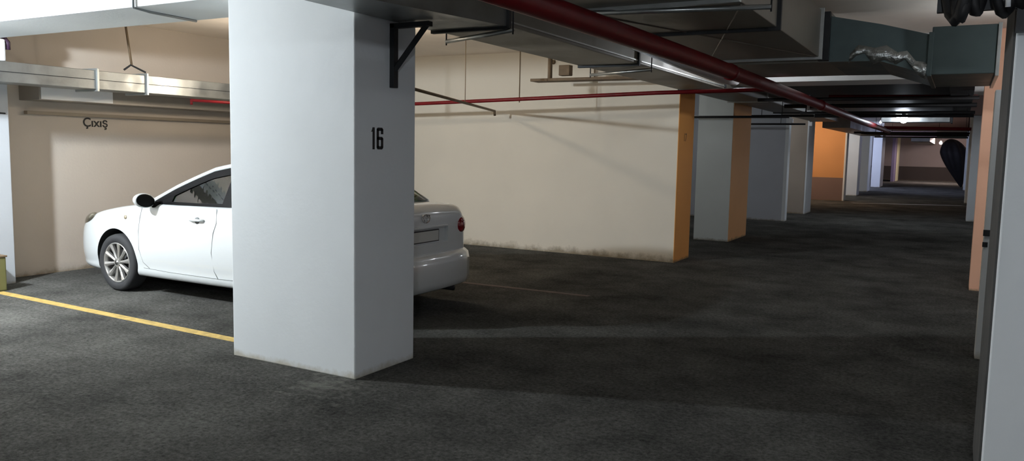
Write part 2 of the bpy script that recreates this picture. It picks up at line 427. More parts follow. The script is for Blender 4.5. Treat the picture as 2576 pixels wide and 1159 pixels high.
# galvanised duct in the left bay (runs along the back wall)
d = empty('wall_duct', (-9.0, 7.0, 2.24), 'bright galvanised duct hanging above the white car in the left bay', 'air duct')
for y0, y1 in ((3.6, 5.83), (5.83, 6.48), (6.48, 9.0)):
    B('duct_section', -9.18, -8.80, y0 + 0.004, y1 - 0.004, 2.240, 2.455, M['galv'], d, bev=0.006)
for yf in (5.83, 6.48, 9.0):
    B('flange', -9.205, -8.775, yf - 0.012, yf + 0.012, 2.215, 2.48, M['flange'], d, bev=0.003)
bm = bmesh.new()
for y0, y1 in ((3.6, 5.8), (5.86, 6.45), (6.51, 8.98)): box(bm, -8.80, -8.794, y0, y1, 2.345, 2.352)
link('stiffening_seam', bm, M['darksteel'], d)
tr = empty('wall_trunking', (-9.55, 7.0, 2.11), 'grey flat trunking along the back wall under the galvanised duct', 'trunking')
B('trunking_body', -9.77, -9.36, 5.48, 9.2, 2.105, 2.30, mat('grey_trunking', (150, 144, 136), 0.5, 0.3, var=0.06), tr, bev=0.006)
B('lit_patch_panel', -9.36, -9.352, 5.50, 6.40, 2.115, 2.285, M['whiteplastic'], tr)  # white panel stands in for a patch of light on the wall
tag(B('wall_ledge', -9.775, -9.70, 5.53, 11.45, 1.945, 1.985, mat('ledge_paint', (150, 138, 122), 0.7), None, bev=0.004), 'thin ledge running along the back wall above the white car', 'ledge')
# hanger rod with cross clamp
h = empty('duct_hanger_rod', (-8.82, 6.3, 3.2), 'thin dark rod hanging from the ceiling to the left bay duct', 'hanger rod')
T('rod', [(-8.84, 6.22, 3.2), (-8.84, 6.31, 2.56)], 0.014, M['rust'], h, 8)
bm = bmesh.new(); tube(bm, [(-8.86, 6.22, 2.50), (-8.84, 6.30, 2.565), (-8.80, 6.47, 2.49)], 0.012, 8)
link('clamp', bm, M['darksteel'], h)
# drop of red pipe in the bay and its cap
rp = empty('bay_sprinkler_pipe', (-8.55, 7.0, 2.18), 'short red sprinkler pipe under the left bay duct beside column 16', 'pipe')
T('pipe_run', [(-8.5, 6.88, 2.175), (-8.5, 9.6, 2.20)], 0.018, M['redpipe'], rp, 10)
T('drop_rod', [(-8.5, 9.3, 2.2), (-8.5, 9.3, ZC - 0.002)], 0.006, M['rust'], rp, 6)
T('drop_nozzle', [(-8.5, 6.89, 2.17), (-8.5, 6.89, 2.12)], 0.016, M['redpipe'], rp, 10)
# cable on the beam
tag(T('beam_conduit', [(-5.94, 4.275, 3.2), (-5.94, 4.270, 2.727), (-5.98, 4.45, 2.722), (-6.02, 4.95, 2.722)], 0.011, mat('grey_conduit', (120, 124, 126), 0.5), None, 8),
    'thin grey conduit running down and under the white beam', 'conduit')
# text on the back wall
t = text_obj('wall_lettering', 'Çıxış', 0.16, (-9.766, 6.43, 1.872), basis((0, 1, 0), (0, 0, 1)), M['black'], None, bold=0.002, sx=1.0)
tag(t, 'small dark hand-stencilled word on the cream back wall above the car', 'lettering')

# ------------------------------------------------------------------ triangular bracket on column 16
br = empty('wall_bracket', (-3.63, 4.69, 2.07), 'dark triangular steel bracket on the lane side of column 16', 'bracket')
B('upright', -3.640, -3.600, 4.665, 4.715, 2.07, 2.525, M['darksteel'], br, bev=0.003)
B('top_arm', -3.640, -3.30, 4.665, 4.715, 2.49, 2.525, M['darksteel'], br, bev=0.003)
bm = bmesh.new(); tube(bm, [(-3.61, 4.69, 2.20), (-3.33, 4.69, 2.505)], 0.024, 4)
link('diagonal_brace', bm, M['darksteel'], br)

# ------------------------------------------------------------------ ducts over the lane
# duct A: runs along the columns
dA = empty('lane_duct', (-3.3, 9.0, 2.53), 'long dark galvanised duct running past the column tops along the lane', 'air duct')
bm = bmesh.new()   # near reducer
z0, z1 = 2.535, 2.80
a = [(-3.60, 2.6), (-3.45, 2.6), (-2.95, 5.15), (-3.60, 5.15)]
prism(bm, a, 2, z0, z1)
link('reducer', bm, M['galv'], dA)
for y0, y1, mm in ((5.18, 7.85, 'galv_dark'), (7.89, 11.3, 'galv_dark'), (11.34, 14.1, 'galv_dark'), (14.14, 18.0, 'galv_dark'), (18.04, 23.2, 'galv_dark')):
    B('duct_section', -3.60, -2.95, y0, y1, z0 + 0.002, z1 - 0.1, M[mm], dA, bev=0.008)
for yf in (5.165, 7.87, 11.32, 14.12, 18.02):
    B('flange', -3.62, -2.93, yf - 0.02, yf + 0.02, z0 - 0.02, z1 - 0.07, M['darksteel' if yf < 14 or yf > 15 else 'flange'], dA, bev=0.003)
bm = bmesh.new(); box(bm, -2.95, -2.943, 5.2, 11.3, z0 + 0.030, z0 + 0.042)
link('lower_seam', bm, M['flange'], dA)
# trapeze hangers under duct A
def trapeze(x0, y0, x1, y1, z, label, group='hanger rails under the lane duct'):
    e = empty('duct_hanger', ((x0+x1)/2, (y0+y1)/2, z), label, 'duct hanger', group)
    T('rail', [(x0, y0, z), (x1, y1, z)], 0.017, M['flange'], e, 4)
    for (x, y) in ((x0, y0), (x1, y1)):
        T('drop_rod', [(x, y, z - 0.03), (x, y, ZC)], 0.006, M['darksteel'], e, 6)
    return e
trapeze(-3.72, 5.51, -2.90, 5.155, 2.505, 'bright steel hanger rail under the lane duct right after column 16')
trapeze(-3.77, 8.53, -2.90, 8.14, 2.505, 'dull steel hanger rail further along the lane duct')

# duct C: the wide one in the middle
dC = empty('wide_duct', (-1.8, 6.7, 2.6), 'wide dark rectangular duct overhead in the middle of the lane', 'air duct')
for y0, y1 in ((1.5, 5.06), (5.10, 6.33), (6.36, 8.38)):
    B('duct_section', -2.33, -1.28, y0, y1, 2.60, 3.05, M['galv_dark'], dC, bev=0.008)
for yf, mm in ((5.08, 'flange'), (6.345, 'darksteel'), (8.40, 'flange')):
    B('flange', -2.36, -1.25, yf - 0.018, yf + 0.018, 2.575, 3.07, M[mm], dC, bev=0.003)
bm = bmesh.new(); tube(bm, [(-2.33, 5.3, 2.598), (-1.30, 8.3, 2.598)], 0.006, 4); tube(bm, [(-1.30, 5.3, 2.598), (-2.33, 8.3, 2.598)], 0.006, 4)
link('cross_break_crease', bm, M['galv_dark'], dC)
trapeze(-2.42, 5.0, -1.10, 5.25, 2.565, 'steel hanger rail under the near end of the wide duct', 'hanger rails under the wide duct')

# duct D: crosses the lane behind
dD = empty('cross_duct', (-0.6, 9.2, 2.41), 'dark teal duct crossing the lane to the right, taped with foil', 'air duct')
B('end_collar', -1.30, -1.20, 8.44, 8.52, 2.57, 3.04, M['darksteel'], dD, bev=0.004)
B('duct_section', -2.35, -1.20, 8.53, 10.0, 2.56, 3.04, M['galv_dark'], dD, bev=0.008)
bm = bmesh.new()
prism(bm, [(-1.20, 2.56), (-0.75, 2.555), (-0.32, 2.415), (-0.32, 2.78), (-0.75, 2.90), (-1.20, 3.0)], 1, 8.50, 10.0)
link('transition_piece', bm, M['galv_teal'], dD)
B('duct_section', -0.31, 0.215, 8.50, 10.0, 2.41, 2.85, M['galv_teal'], dD, bev=0.008)
B('flange', -0.335, -0.295, 8.475, 10.0, 2.395, 2.80, M['galv_teal'], dD, bev=0.003)
B('flange', 0.215, 0.245, 8.475, 10.0, 2.385, 2.86, M['flange'], dD, bev=0.003)
import random
random.seed(4)
bm = bmesh.new()   # crumpled foil tape patch
pts = [(-1.02, 2.585), (-0.95, 2.66), (-0.88, 2.665), (-0.80, 2.60), (-0.70, 2.63), (-0.60, 2.57), (-0.52, 2.60), (-0.44, 2.50), (-0.38, 2.46), (-0.34, 2.44)]
prev = None
for i, (x, z) in enumerate(pts):
    wd = 0.03 + 0.05 * random.random()
    cur = [bm.verts.new((x, 8.488 - 0.012 * random.random(), z - wd)), bm.verts.new((x + 0.01, 8.480, z + wd)), bm.verts.new((x + 0.01, 8.499, z + wd)), bm.verts.new((x, 8.499, z - wd))]
    if prev:
        for k in range(4): bm.faces.new((prev[k], prev[(k+1) % 4], cur[(k+1) % 4], cur[k]))
    else: bm.faces.new(cur)
    prev = cur
bm.faces.new(prev)
o = link('foil_tape', bm, M['foil'], dD, smooth=True); o['label'] = 'crumpled silver foil tape'

# duct E: shiny duct across the lane behind the far lamp
dE = empty('shiny_cross_duct', (-1.0, 21.6, 2.5), 'shiny galvanised duct across the lane lit by the far lamp', 'air duct')
B('duct_section', -1.85, -0.25, 21.3, 21.9, 2.60, 2.83, M['galv'], dE, bev=0.01)
B('duct_section', -1.75, -0.28, 21.35, 21.85, 2.46, 2.60, M['galv'], dE, bev=0.01)
B('flange', -0.27, -0.23, 21.27, 21.93, 2.44, 2.85, M['darksteel'], dE)
dF = empty('distant_duct', (-0.3, 30.0, 2.4), 'grey teal duct end high up far down the lane on the right', 'air duct')
B('duct_section', -0.75, 0.12, 30.0, 31.2, 2.28, 2.60, M['galv_teal'], dF, bev=0.01)
B('flange', -0.78, 0.12, 29.97, 30.0, 2.47, 2.50, M['flange'], dF)
for x in (-0.70, 0.08): T('drop_rod', [(x, 30.4, 2.6), (x, 30.4, ZC - 0.002)], 0.007, M['cable'], dF, 6)

# ------------------------------------------------------------------ red sprinkler main
rm = empty('sprinkler_main', (-1.95, 8, 2.4), 'thick dark red sprinkler main running down the lane overhead', 'pipe')
T('pipe_run', [(-2.02, 1.5, 2.40), (-1.99, 3.6, 2.40), (-1.93, 6.68, 2.40), (-1.92, 12.1, 2.40), (-1.93, 19.0, 2.38), (-1.9, 26.0, 2.37)], 0.068, M['redpipe'], rm, 20)
for yc in (7.6, 13.0):
    T('coupling', [(-1.955 + 0.003 * yc, yc - 0.05, 2.40), (-1.955 + 0.003 * yc, yc + 0.05, 2.40)], 0.076, M['redpipe'], rm, 20)
sp = empty('sprinkler_branch', (-4.5, 10, 2.4), 'thin red sprinkler branch crossing in front of the cream partition wall', 'pipe')
T('pipe_run', [(-9.4, 10, 2.25), (-7.19, 10, 2.30), (-5.5, 10, 2.345), (-3.49, 10, 2.40), (-1.95, 10, 2.42)], 0.026, M['redpipe'], sp, 12)
T('drop_rod', [(-5.5, 10, 2.30), (-5.5, 10, ZC)], 0.008, M['rust'], sp, 6)
def branch(y, z, x1, label, r=0.03):
    tag(T('sprinkler_branch', [(-1.93, y, z), (x1, y, z - 0.03)], r, M['redpipe'], None, 10), label, 'pipe')
branch(13.9, 2.585, 0.16, 'thin red pipe crossing to the right just before the far lamp')
branch(24.6, 2.43, 0.19, 'thin red pipe crossing to the right below the far lamp', 0.045)
# wrapped white bundle lying between duct and main
tag(T('wrapped_pipe', [(-2.62, 6.9, 2.60), (-2.58, 8.3, 2.57), (-2.55, 9.6, 2.55), (-2.53, 10.2, 2.55)], [0.05, 0.075, 0.085, 0.06], M['whiteplastic'], None, 14),
    'white wrapped pipe behind the red main beside the lane duct', 'pipe')
# diagonal thin pipe in front of the cream wall
dg_ = empty('bent_thin_pipe', (-6.3, 10.1, 2.3), 'thin brown pipe end with a short bend hanging before the cream partition', 'pipe')
T('pipe_run', [(-4.55, 5.63, 2.24), (-6.55, 11.1, 2.24)], 0.018, M['rust'], dg_, 8)
T('drop_rod', [(-5.8, 9.05, 2.24), (-5.8, 9.05, ZC - 0.002)], 0.005, M['rust'], dg_, 6)
T('bend_end', [(-6.55, 11.09, 2.245), (-6.56, 11.12, 2.17)], 0.020, M['rust'], dg_, 8)
# brown cable tray left of the duct
ct = empty('cable_tray', (-4.6, 10.6, 2.6), 'brown cable tray with a junction box hanging before the cream partition wall', 'cable tray')
B('tray', -5.60, -3.70, 10.5, 10.75, 2.635, 2.675, M['rust'], ct, bev=0.004)
B('drop_strut', -5.34, -5.29, 10.55, 10.6, 2.66, ZC, M['rust'], ct)
B('junction_box', -5.15, -4.98, 10.52, 10.64, 2.71, 2.86, M['rust'], ct, bev=0.01)
T('drop_rod', [(-4.62, 10.6, 2.66), (-4.62, 10.6, ZC)], 0.009, M['rust'], ct, 6)
tag(T('wall_socket', [(-5.72, 11.5, 3.02), (-5.72, 11.47, 3.02)], 0.035, M['rust'], None, 12), 'small round fitting high on the cream partition wall', 'fitting')

# pipes across the column tops further on
for i, (y, z, x0, x1, lab) in enumerate(((14.75, 2.30, -5.6, -2.69, 'thin dark pipe in front of the grey-green column top'),
                         (19.6, 2.345, -5.5, -3.2, 'thin dark pipe in front of the slate grey partition'),
                         (17.5, 2.44, -5.4, -2.7, 'thin dark pipe just under the lane duct past the grey-green column'))):
    e = empty('service_pipe', ((x0 + x1) / 2, y, z), lab, 'pipe', 'dark pipes across the bays')
    T('pipe_run', [(x0, y, z), (x1, y, z)], 0.022, M['cable'], e, 8)
    for x in (x0 + 0.4, min(x1 - 0.12, -3.75) if y > 15 else x1 - 0.12): T('drop_rod', [(x, y, z), (x, y, ZC - 0.002)], 0.006, M['cable'], e, 6)
# small pale boxes at column tops
tag(B('sensor_box', -3.70, -3.60, 20.26, 20.34, 2.40, 2.50, M['whiteplastic'], None, bev=0.01), 'tiny pale box at the top of the thin end post', 'sensor')
tag(B('sensor_box', -3.71, -3.61, 23.18, 23.26, 2.42, 2.53, M['whiteplastic'], None, bev=0.01), 'tiny pale box on top of the white post by the brownish partition', 'sensor')
# overhead service clutter: cable trays and pipes further down
def service(name, x, y0, y1, z, wd, hh, m, label, cat):
    e = empty(name, (x + wd/2, (y0 + y1)/2, z), label, cat)
    B('tray' if 'ladder' in name else 'duct_section', x, x + wd, y0, y1, z, z + hh, M[m], e, bev=0.005)
    y = y0 + 0.6
    while y < y1:
        T('drop_rod', [(x + 0.03, y, z + hh), (x + 0.03, y, 2.66 if z == 2.56 else ZC - 0.002)], 0.007, M['cable'], e, 6)
        y += 4.3
service('cable_ladder', -2.75, 12.5, 23.1, 2.60, 0.35, 0.06, 'darksteel', 'dark cable ladder beside the lane duct in the distance', 'cable tray')
service('dark_lane_cover', -2.36, 12.6, 20.2, 2.66, 2.42, 0.30, 'darksteel', 'added very wide dark cover over the lane before the far lamp', 'air duct')  # added to darken the lane overhead by hiding lit ceiling strips
service('cable_ladder', -0.20, 12.65, 20.1, 2.56, 0.30, 0.06, 'darksteel', 'dark cable ladder over the right side of the lane', 'cable tray')
service('far_duct', -3.55, 24.6, 34.9, 2.42, 0.75, 0.30, 'galv_dark', 'dull duct above the far columns on the left', 'air duct')
service('far_duct', -2.4, 48.0, 60.0, 2.45, 0.9, 0.35, 'galv_dark', 'wide dull duct at the very end of the lane', 'air duct')
for i, (y, z) in enumerate(((13.2, 2.50), (15.4, 2.52), (17.1, 2.48), (18.9, 2.50), (26.5, 2.34), (28.4, 2.33), (33.0, 2.35))):
    e = empty('cross_pipe', (-1.0, y, z), 'dark service pipe crossing overhead in the distance', 'pipe', 'dark service pipes crossing the lane')
    T('pipe_run', [(-2.9, y, z), (0.17, y, z)], 0.028 + 0.008 * (i % 2), M['cable'], e, 8)
    for x in ((-2.3, 0.04) if y < 20 else (-2.3, 0.14)): T('drop_rod', [(x, y, z), (x, y, 2.66 if y < 20 else ZC - 0.002)], 0.006, M['cable'], e, 6)
# drop stubs (pale) under the main
for i, (x, y) in enumerate(((-2.35, 14.6), (-2.28, 15.2))):
    tag(T('pipe_stub', [(x, y, 2.66), (x, y, 2.40 + 0.03 * i)], 0.022, M['whiteplastic'], None, 8), 'small pale pipe stub hanging behind the red main', 'pipe', 'pale pipe stubs')

# cable bundle at top right
cb = empty('cable_bundle', (0.15, 4.1, 2.5), 'tangled black cable bundle hanging at the top right corner', 'cables')
random.seed(11)
for i in range(13):
    x0 = -0.17 + 0.80 * i / 12
    sag = 2.25 + 0.05 * random.random() - 0.05 * (i / 12.0)
    y = 4.0 + 0.14 * random.random()
    x1 = x0 + 0.10 + 0.12 * random.random()
    pts = []
    for k in range(13):
        u = k / 12
        pts.append((x0 + (x1 - x0) * u, y + 0.05 * math.sin(u * 7 + i), sag + 0.75 * (2*u - 1) ** 2 + 0.03 * math.sin(9 * u + i)))
    T('cable', pts, 0.020 + 0.012 * random.random(), M['cable'], cb, 8)
B('backing_tray', 0.17, 0.95, 4.16, 4.22, 2.20, 3.19, M['darksteel'], cb)
B('backing_tray', -0.14, 0.17, 4.16, 4.20, 2.30, 3.19, M['darksteel'], cb)
T('white_tie', [(0.105, 3.92, 2.62), (0.115, 3.92, 2.52), (0.10, 3.92, 2.42), (0.095, 3.93, 2.35)], [0.012, 0.018, 0.016, 0.008], M['whiteplastic'], cb, 8)
T('white_tie', [(0.125, 3.92, 2.33), (0.127, 3.93, 2.27)], 0.010, M['whiteplastic'], cb, 8)

# black draped bulk near the far wall
bm = bmesh.new()
bmesh.ops.create_icosphere(bm, subdivisions=5, radius=1)
for v in bm.verts:
    c = v.co
    zz = (c.z + 1) / 2
    hw = 0.20 + 0.55 * min(1, zz * 1.4)
    fold = 0.05 * math.sin(9 * math.atan2(c.y, c.x)) * zz
    v.co = Vector((0.10 - 0.62 * zz + c.x * (hw + fold), 50 + c.y * (hw + fold), 0.02 + 2.62 * zz))
tag(link('black_sheeting', bm, M['tarp'], None, smooth=True), 'bulky black sheeting piled up on the right near the far wall', 'sheeting')

# ------------------------------------------------------------------ lamps and added fill bulbs (bulb in a holder on a short drop)
def lamp(loc, r, m, label, drop=True):
    e = empty('lamp_or_fill_bulb', loc, label, 'lamp')
    sphere_mesh('bulb', loc, r, M[m], e, 16)
    T('lamp_holder', [(loc[0], loc[1], loc[2] + r * 0.93), (loc[0], loc[1], loc[2] + r + 0.07)], r * 0.5, M['whiteplastic'], e, 12)
    if loc[2] + r + 0.07 < ZC - 0.01:
        T('drop_cord', [(loc[0], loc[1], loc[2] + r + 0.06), (loc[0], loc[1], ZC)], 0.006, M['cable'], e, 6)
    return e
lamp((-8.1, 2.75, 2.66), 0.07, 'lamp_key', 'bright white bulb before the white beam on the left')
lamp((0.3, -0.8, 2.3), 0.037, 'lamp_rear', 'bulb over the lane behind the viewpoint')
lamp((-1.28, 20.9, 2.61), 0.13, 'lamp_far', 'glaring white bulb hanging over the lane in the distance')
lamp((-1.22, 20.7, 2.50), 0.09, 'lamp_far', 'smaller glaring bulb just under the big one in the distance')
lamp((-6.3, 7.9, 2.6), 0.038, 'lamp_bay_and_fill', 'added warm fill bulb over the white car behind column 16')  # added fill for the bay ceiling and walls, unseen behind the column
lamp((-7.9, 7.35, 2.42), 0.030, 'lamp_bay_and_fill', 'warm bulb near the left bay duct, behind column 16')
lamp((0.95, 6.6, 2.85), 0.022, 'lamp_mid_and_fill', 'added fill bulb behind the right edge column')  # added out of view to brighten the wide duct side and salmon wall
lamp((0.50, 9.4, 2.80), 0.031, 'lamp_mid_and_fill', 'added fill bulb right of the cross duct before the salmon wall')  # added to brighten the ceiling above the cross duct
lamp((1.6, 14.0, 2.1), 0.034, 'lamp_mid_and_fill', 'added fill bulb in the right bay behind the salmon wall')  # added, unseen; brightens the orange faces turned to the lane
lamp((-1.5, 40.5, 2.62), 0.035, 'lamp_blue', 'small cold bulb over the far lane')
lamp((-5.3, 21.8, 2.5), 0.030, 'lamp_mid_and_fill', 'added fill bulb in the bay before the brownish partition')  # unseen bulb added to brighten the brownish partition
lamp((-5.2, 13.2, 2.7), 0.021, 'lamp_mid_and_fill', 'added fill bulb in the bay just behind the cream partition')  # unseen bulb added for the front of the grey-green column
lamp((-2.4, 10.6, 2.80), 0.024, 'lamp_mid_and_fill', 'bulb hidden between the lane duct and the wide duct')
lamp((-5.6, 17.3, 2.6), 0.029, 'lamp_mid_and_fill', 'added fill bulb in the bay before the slate grey partition')  # added behind the grey-green column to light the slate partition
lamp((-4.85, 28.8, 2.6), 0.06, 'fill_warm', 'added fill bulb in the bay before the orange partition in the distance')  # added out of sight to light the orange face
lamp((-5.2, 32.8, 2.6), 0.065, 'lamp_mid_and_fill', 'added fill bulb in the bay before the light grey column in the distance')  # unseen source added for the light grey column front
lamp((-5.5, 43.0, 2.5), 0.08, 'lamp_blue', 'cold bulb in the bay before the brightly lit far column')
lamp((-1.15, 56.0, 2.5), 0.08, 'lamp_end', 'pinkish bulb near the far end wall')
lamp((-1.9, 23.1, 2.52), 0.03, 'lamp_small', 'small lilac bulb left of the glaring far bulb')

# ------------------------------------------------------------------ THE CAR
# car coordinates: cx = distance from front, cy = lateral (0 centre, negative = visible side), z
CX0, CY0 = -9.02, 6.34
car = empty('white_sedan', (CX0 + 2.27, CY0, 0), 'white four-door sedan parked nose to the back wall behind column 16', 'car')

def W(cx, cy, z): return Vector((CX0 + cx, CY0 + cy, z))

def interp(tab, x):
    if x <= tab[0][0]: return tab[0][1]
    for (a, va), (b, vb) in zip(tab, tab[1:]):
        if x <= b:
            t = (x - a) / (b - a); t = t * t * (3 - 2 * t) * 0.5 + t * 0.5
            return va + (vb - va) * t
    return tab[-1][1]
WID = [(0, .52), (.05, .62), (.15, .71), (.35, .80), (.6, .845), (1.0, .87), (1.6, .88), (2.8, .88), (3.5, .875), (4.0, .86), (4.3, .835), (4.45, .79), (4.52, .70)]
SHO = [(0, .60), (.1, .68), (.3, .77), (.6, .86), (1.0, .93), (1.5, .985), (2.2, 1.00), (3.2, 1.02), (3.8, 1.04), (4.2, 1.06), (4.42, 1.045), (4.52, .97)]
TOP = [(0, .62), (.1, .72), (.3, .81), (.6, .895), (1.0, .965), (1.5, 1.03), (2.2, 1.03), (3.2, 1.05), (3.8, 1.07), (4.2, 1.095), (4.42, 1.085), (4.52, 1.0)]
BOT = [(0, .30), (.1, .22), (.3, .19), (1.0, .185), (3.6, .195), (4.2, .22), (4.40, .25), (4.52, .34)]

def body_mesh():
    bm = bmesh.new(); rings = []
    xs = [0, .03, .08, .16, .28, .42, .6, .8, 1.0, 1.25, 1.5, 1.8, 2.1, 2.4, 2.7, 3.0, 3.3, 3.55, 3.8, 4.0, 4.18, 4.32, 4.42, 4.49, 4.52]
    for x in xs:
        w, s, t, b = interp(WID, x), interp(SHO, x), interp(TOP, x), interp(BOT, x)
        h = s - b
        half = [(0.0, b), (w * .6, b), (w - .10, b), (w - .035, b + .02), (w - .015, b + .10 * h), (w - .022, b + .16 * h), (w, b + .30 * h), (w + .004, b + .52 * h), (w, b + .70 * h),
                (w - .012, b + .86 * h), (w - .035, s - .02), (w - .085, s + .008), (w * .72, s + (t - s) * .55), (w * .38, t - .004), (0.0, t)]
        ring = half + [(-y, z) for y, z in half[-2:0:-1]]
        rings.append([bm.verts.new(W(x, -y, z)) for y, z in ring])
    n = len(rings[0])
    for i in range(len(rings) - 1):
        for k in range(n):
            bm.faces.new((rings[i][k], rings[i][(k+1) % n], rings[i+1][(k+1) % n], rings[i+1][k]))
    bm.faces.new(rings[0][::-1]); bm.faces.new(rings[-1])
    bmesh.ops.recalc_face_normals(bm, faces=bm.faces[:])
    return bm

FAX, RAX, WR, WCZ = 0.985, 3.585, 0.316, 0.316
bm = body_mesh()
body = link('body', bm, [M['carpaint'], M['interior']], None, smooth=True)
sm = body.modifiers.new('s', 'SUBSURF'); sm.levels = 2; sm.render_levels = 2
cutters = []
def cyl_cut(cx, cy0, cy1, r):
    b2 = bmesh.new(); tube(b2, [W(cx, cy0, WCZ + .015), W(cx, cy1, WCZ + .015)], r, 48)
    o = link('cut', b2, M['interior']); cutters.append(o); return o
for ax in (FAX, RAX):
    cyl_cut(ax, -1.0, -0.60, 0.365); cyl_cut(ax, 0.60, 1.0, 0.365)
b2 = bmesh.new()
box(b2, CX0 + 1.95, CX0 + 3.75, CY0 - .70, CY0 + .70, 0.42, 1.5); cutters.append(link('cut', b2, M['interior']))
# recess for the rear plate
b2 = bmesh.new()
box(b2, CX0 + 4.475, CX0 + 4.7, CY0 - .40, CY0 + .40, 0.70, 0.86); rec = link('cut', b2, M['carpaint']); cutters.append(rec)
for c in cutters:
    md = body.modifiers.new('b', 'BOOLEAN'); md.operation = 'DIFFERENCE'; md.object = c; md.solver = 'EXACT'
    try: md.material_mode = 'TRANSFER'
    except Exception: pass
bpy.context.view_layer.update()
dg = bpy.context.evaluated_depsgraph_get()
me = bpy.data.meshes.new_from_object(body.evaluated_get(dg))
body.modifiers.clear(); body.data = me
for c in cutters: bpy.data.objects.remove(c)
for pl in me.polygons: pl.use_smooth = True
if hasattr(me, 'set_sharp_from_angle'): me.set_sharp_from_angle(angle=math.radians(38))
PI_INV = Matrix.Translation(car.location).inverted()
body.parent = car; body.matrix_parent_inverse = PI_INV

# greenhouse curves
BELT = [(1.50, 1.015), (1.75, 1.01), (2.2, 1.015), (3.0, 1.04), (3.7, 1.075), (4.05, 1.09)]
ROOF = [(1.42, 1.005), (1.60, 1.085), (1.85, 1.20), (2.10, 1.305), (2.35, 1.40), (2.6, 1.448), (2.85, 1.47), (3.1, 1.472), (3.35, 1.45), (3.6, 1.355), (3.8, 1.235), (3.95, 1.145), (4.05, 1.085)]
def lerp_tab(tab, x):
    if x <= tab[0][0]: return tab[0][1]
    for (a, va), (b, vb) in zip(tab, tab[1:]):
        if x <= b: return va + (vb - va) * (x - a) / (b - a)
    return tab[-1][1]
def yside(x, z):
    """half width of the greenhouse side at height z"""
    base = 0.80 - 0.10 * max(0, (1.9 - x)) ** 1.3 - 0.10 * max(0, (x - 3.4)) ** 1.3
    t = max(0, z - 1.0) / 0.45
    return base - 0.185 * t ** 1.15

def side_patch(name, outline, m, off, thick, side, parent, smooth=True):
    """closed polygon of (x,z) placed on the greenhouse side, given thickness"""
    bm = bmesh.new()
    vo = [bm.verts.new(W(x, side * (yside(x, z) + off), z)) for x, z in outline]
    vi = [bm.verts.new(W(x, side * (yside(x, z) + off - thick), z)) for x, z in outline]
    f = bm.faces.new(vo); g = bm.faces.new(vi[::-1])
    n = len(vo)
    for i in range(n): bm.faces.new((vo[i], vi[i], vi[(i+1) % n], vo[(i+1) % n]))
    bmesh.ops.triangulate(bm, faces=[f, g])
    return link(name, bm, m, parent)

def ring_patch(name, outer, inner, m, off, thick, side, parent):
    """band between two outlines with the same number of points"""
    bm = bmesh.new()
    def ring(pts, o): return [bm.verts.new(W(x, side * (yside(x, z) + o), z)) for x, z in pts]
    A, Bq, C, D = ring(outer, off), ring(inner, off), ring(outer, off - thick), ring(inner, off - thick)
    n = len(outer)
    for i in range(n):
        j = (i + 1) % n
        bm.faces.new((A[i], A[j], Bq[j], Bq[i])); bm.faces.new((C[i], D[i], D[j], C[j]))
        bm.faces.new((A[i], C[i], C[j], A[j])); bm.faces.new((Bq[i], Bq[j], D[j], D[i]))
    return link(name, bm, m, parent)

def roofz(x): return lerp_tab(ROOF, x)
def beltz(x): return lerp_tab(BELT, x)
def win_outline(x0, x1, inset_top, inset_bot, n=12, slant0=0.0, slant1=0.0):
    top = [(x0 + slant0 + (x1 + slant1 - x0 - slant0) * k / n, 0) for k in range(n + 1)]
    top = [(x, max(roofz(x) - inset_top, beltz(x) + inset_bot + 0.012)) for x, _ in top]
    bot = [(x0 + (x1 - x0) * k / n, 0) for k in range(n + 1)]
    bot = [(x, beltz(x) + inset_bot) for x, _ in bot]
    return top + bot[::-1]

for side in (-1, 1):
    # painted roof rail / pillars: band between roof curve and window apertures
    n = 26
    xs = [1.44 + (4.05 - 1.44) * k / n for k in range(n + 1)]
    bm = bmesh.new(); prev = None
    for x in xs:
        zt = roofz(x); zb = max(zt - 0.042, beltz(x) - 0.03); zb = min(zb, zt - 0.004)
        cur = [bm.verts.new(W(x, side * (yside(x, zt) + o), zt)) for o in (0.004, -0.03)] + \
              [bm.verts.new(W(x, side * (yside(x, zb) + o), zb)) for o in (-0.03, 0.006)]
        if prev:
            for k in range(4): bm.faces.new((prev[k], prev[(k+1) % 4], cur[(k+1) % 4], cur[k]))
        else: bm.faces.new(cur)
        prev = cur
    bm.faces.new(prev)
    link('roof_rail', bm, M['carpaint'], car, smooth=True)
    # rear (C) pillar
    outl = [(3.50, roofz(3.50) - .03), (3.75, roofz(3.75) - .02), (4.03, roofz(4.03) - .01), (4.06, 1.05), (3.75, 1.04), (3.60, 1.05), (3.66, 1.16), (3.62, 1.26)]
    side_patch('rear_pillar', outl, M['carpaint'], 0.0, 0.04, side, car)
    # front door window: black frame + glass
    outer = win_outline(1.52, 2.74, .040, -.03); inner = win_outline(1.84, 2.60, .115, .014, slant0=.02, slant1=0.03)
    ring_patch('front_window_frame', outer, inner, M['trimblack'], 0.002, 0.03, side, car)
    side_patch('front_side_glass', inner, M['glass'], -0.008, 0.004, side, car)
    outer = win_outline(2.745, 3.66, .040, -.03, slant1=-.06); inner = win_outline(2.83, 3.52, .085, .010, slant1=-.06)
    ring_patch('rear_window_frame', outer, inner, M['trimblack'], 0.002, 0.03, side, car)
    side_patch('rear_side_glass', inner, M['glass'], -0.008, 0.004, side, car)

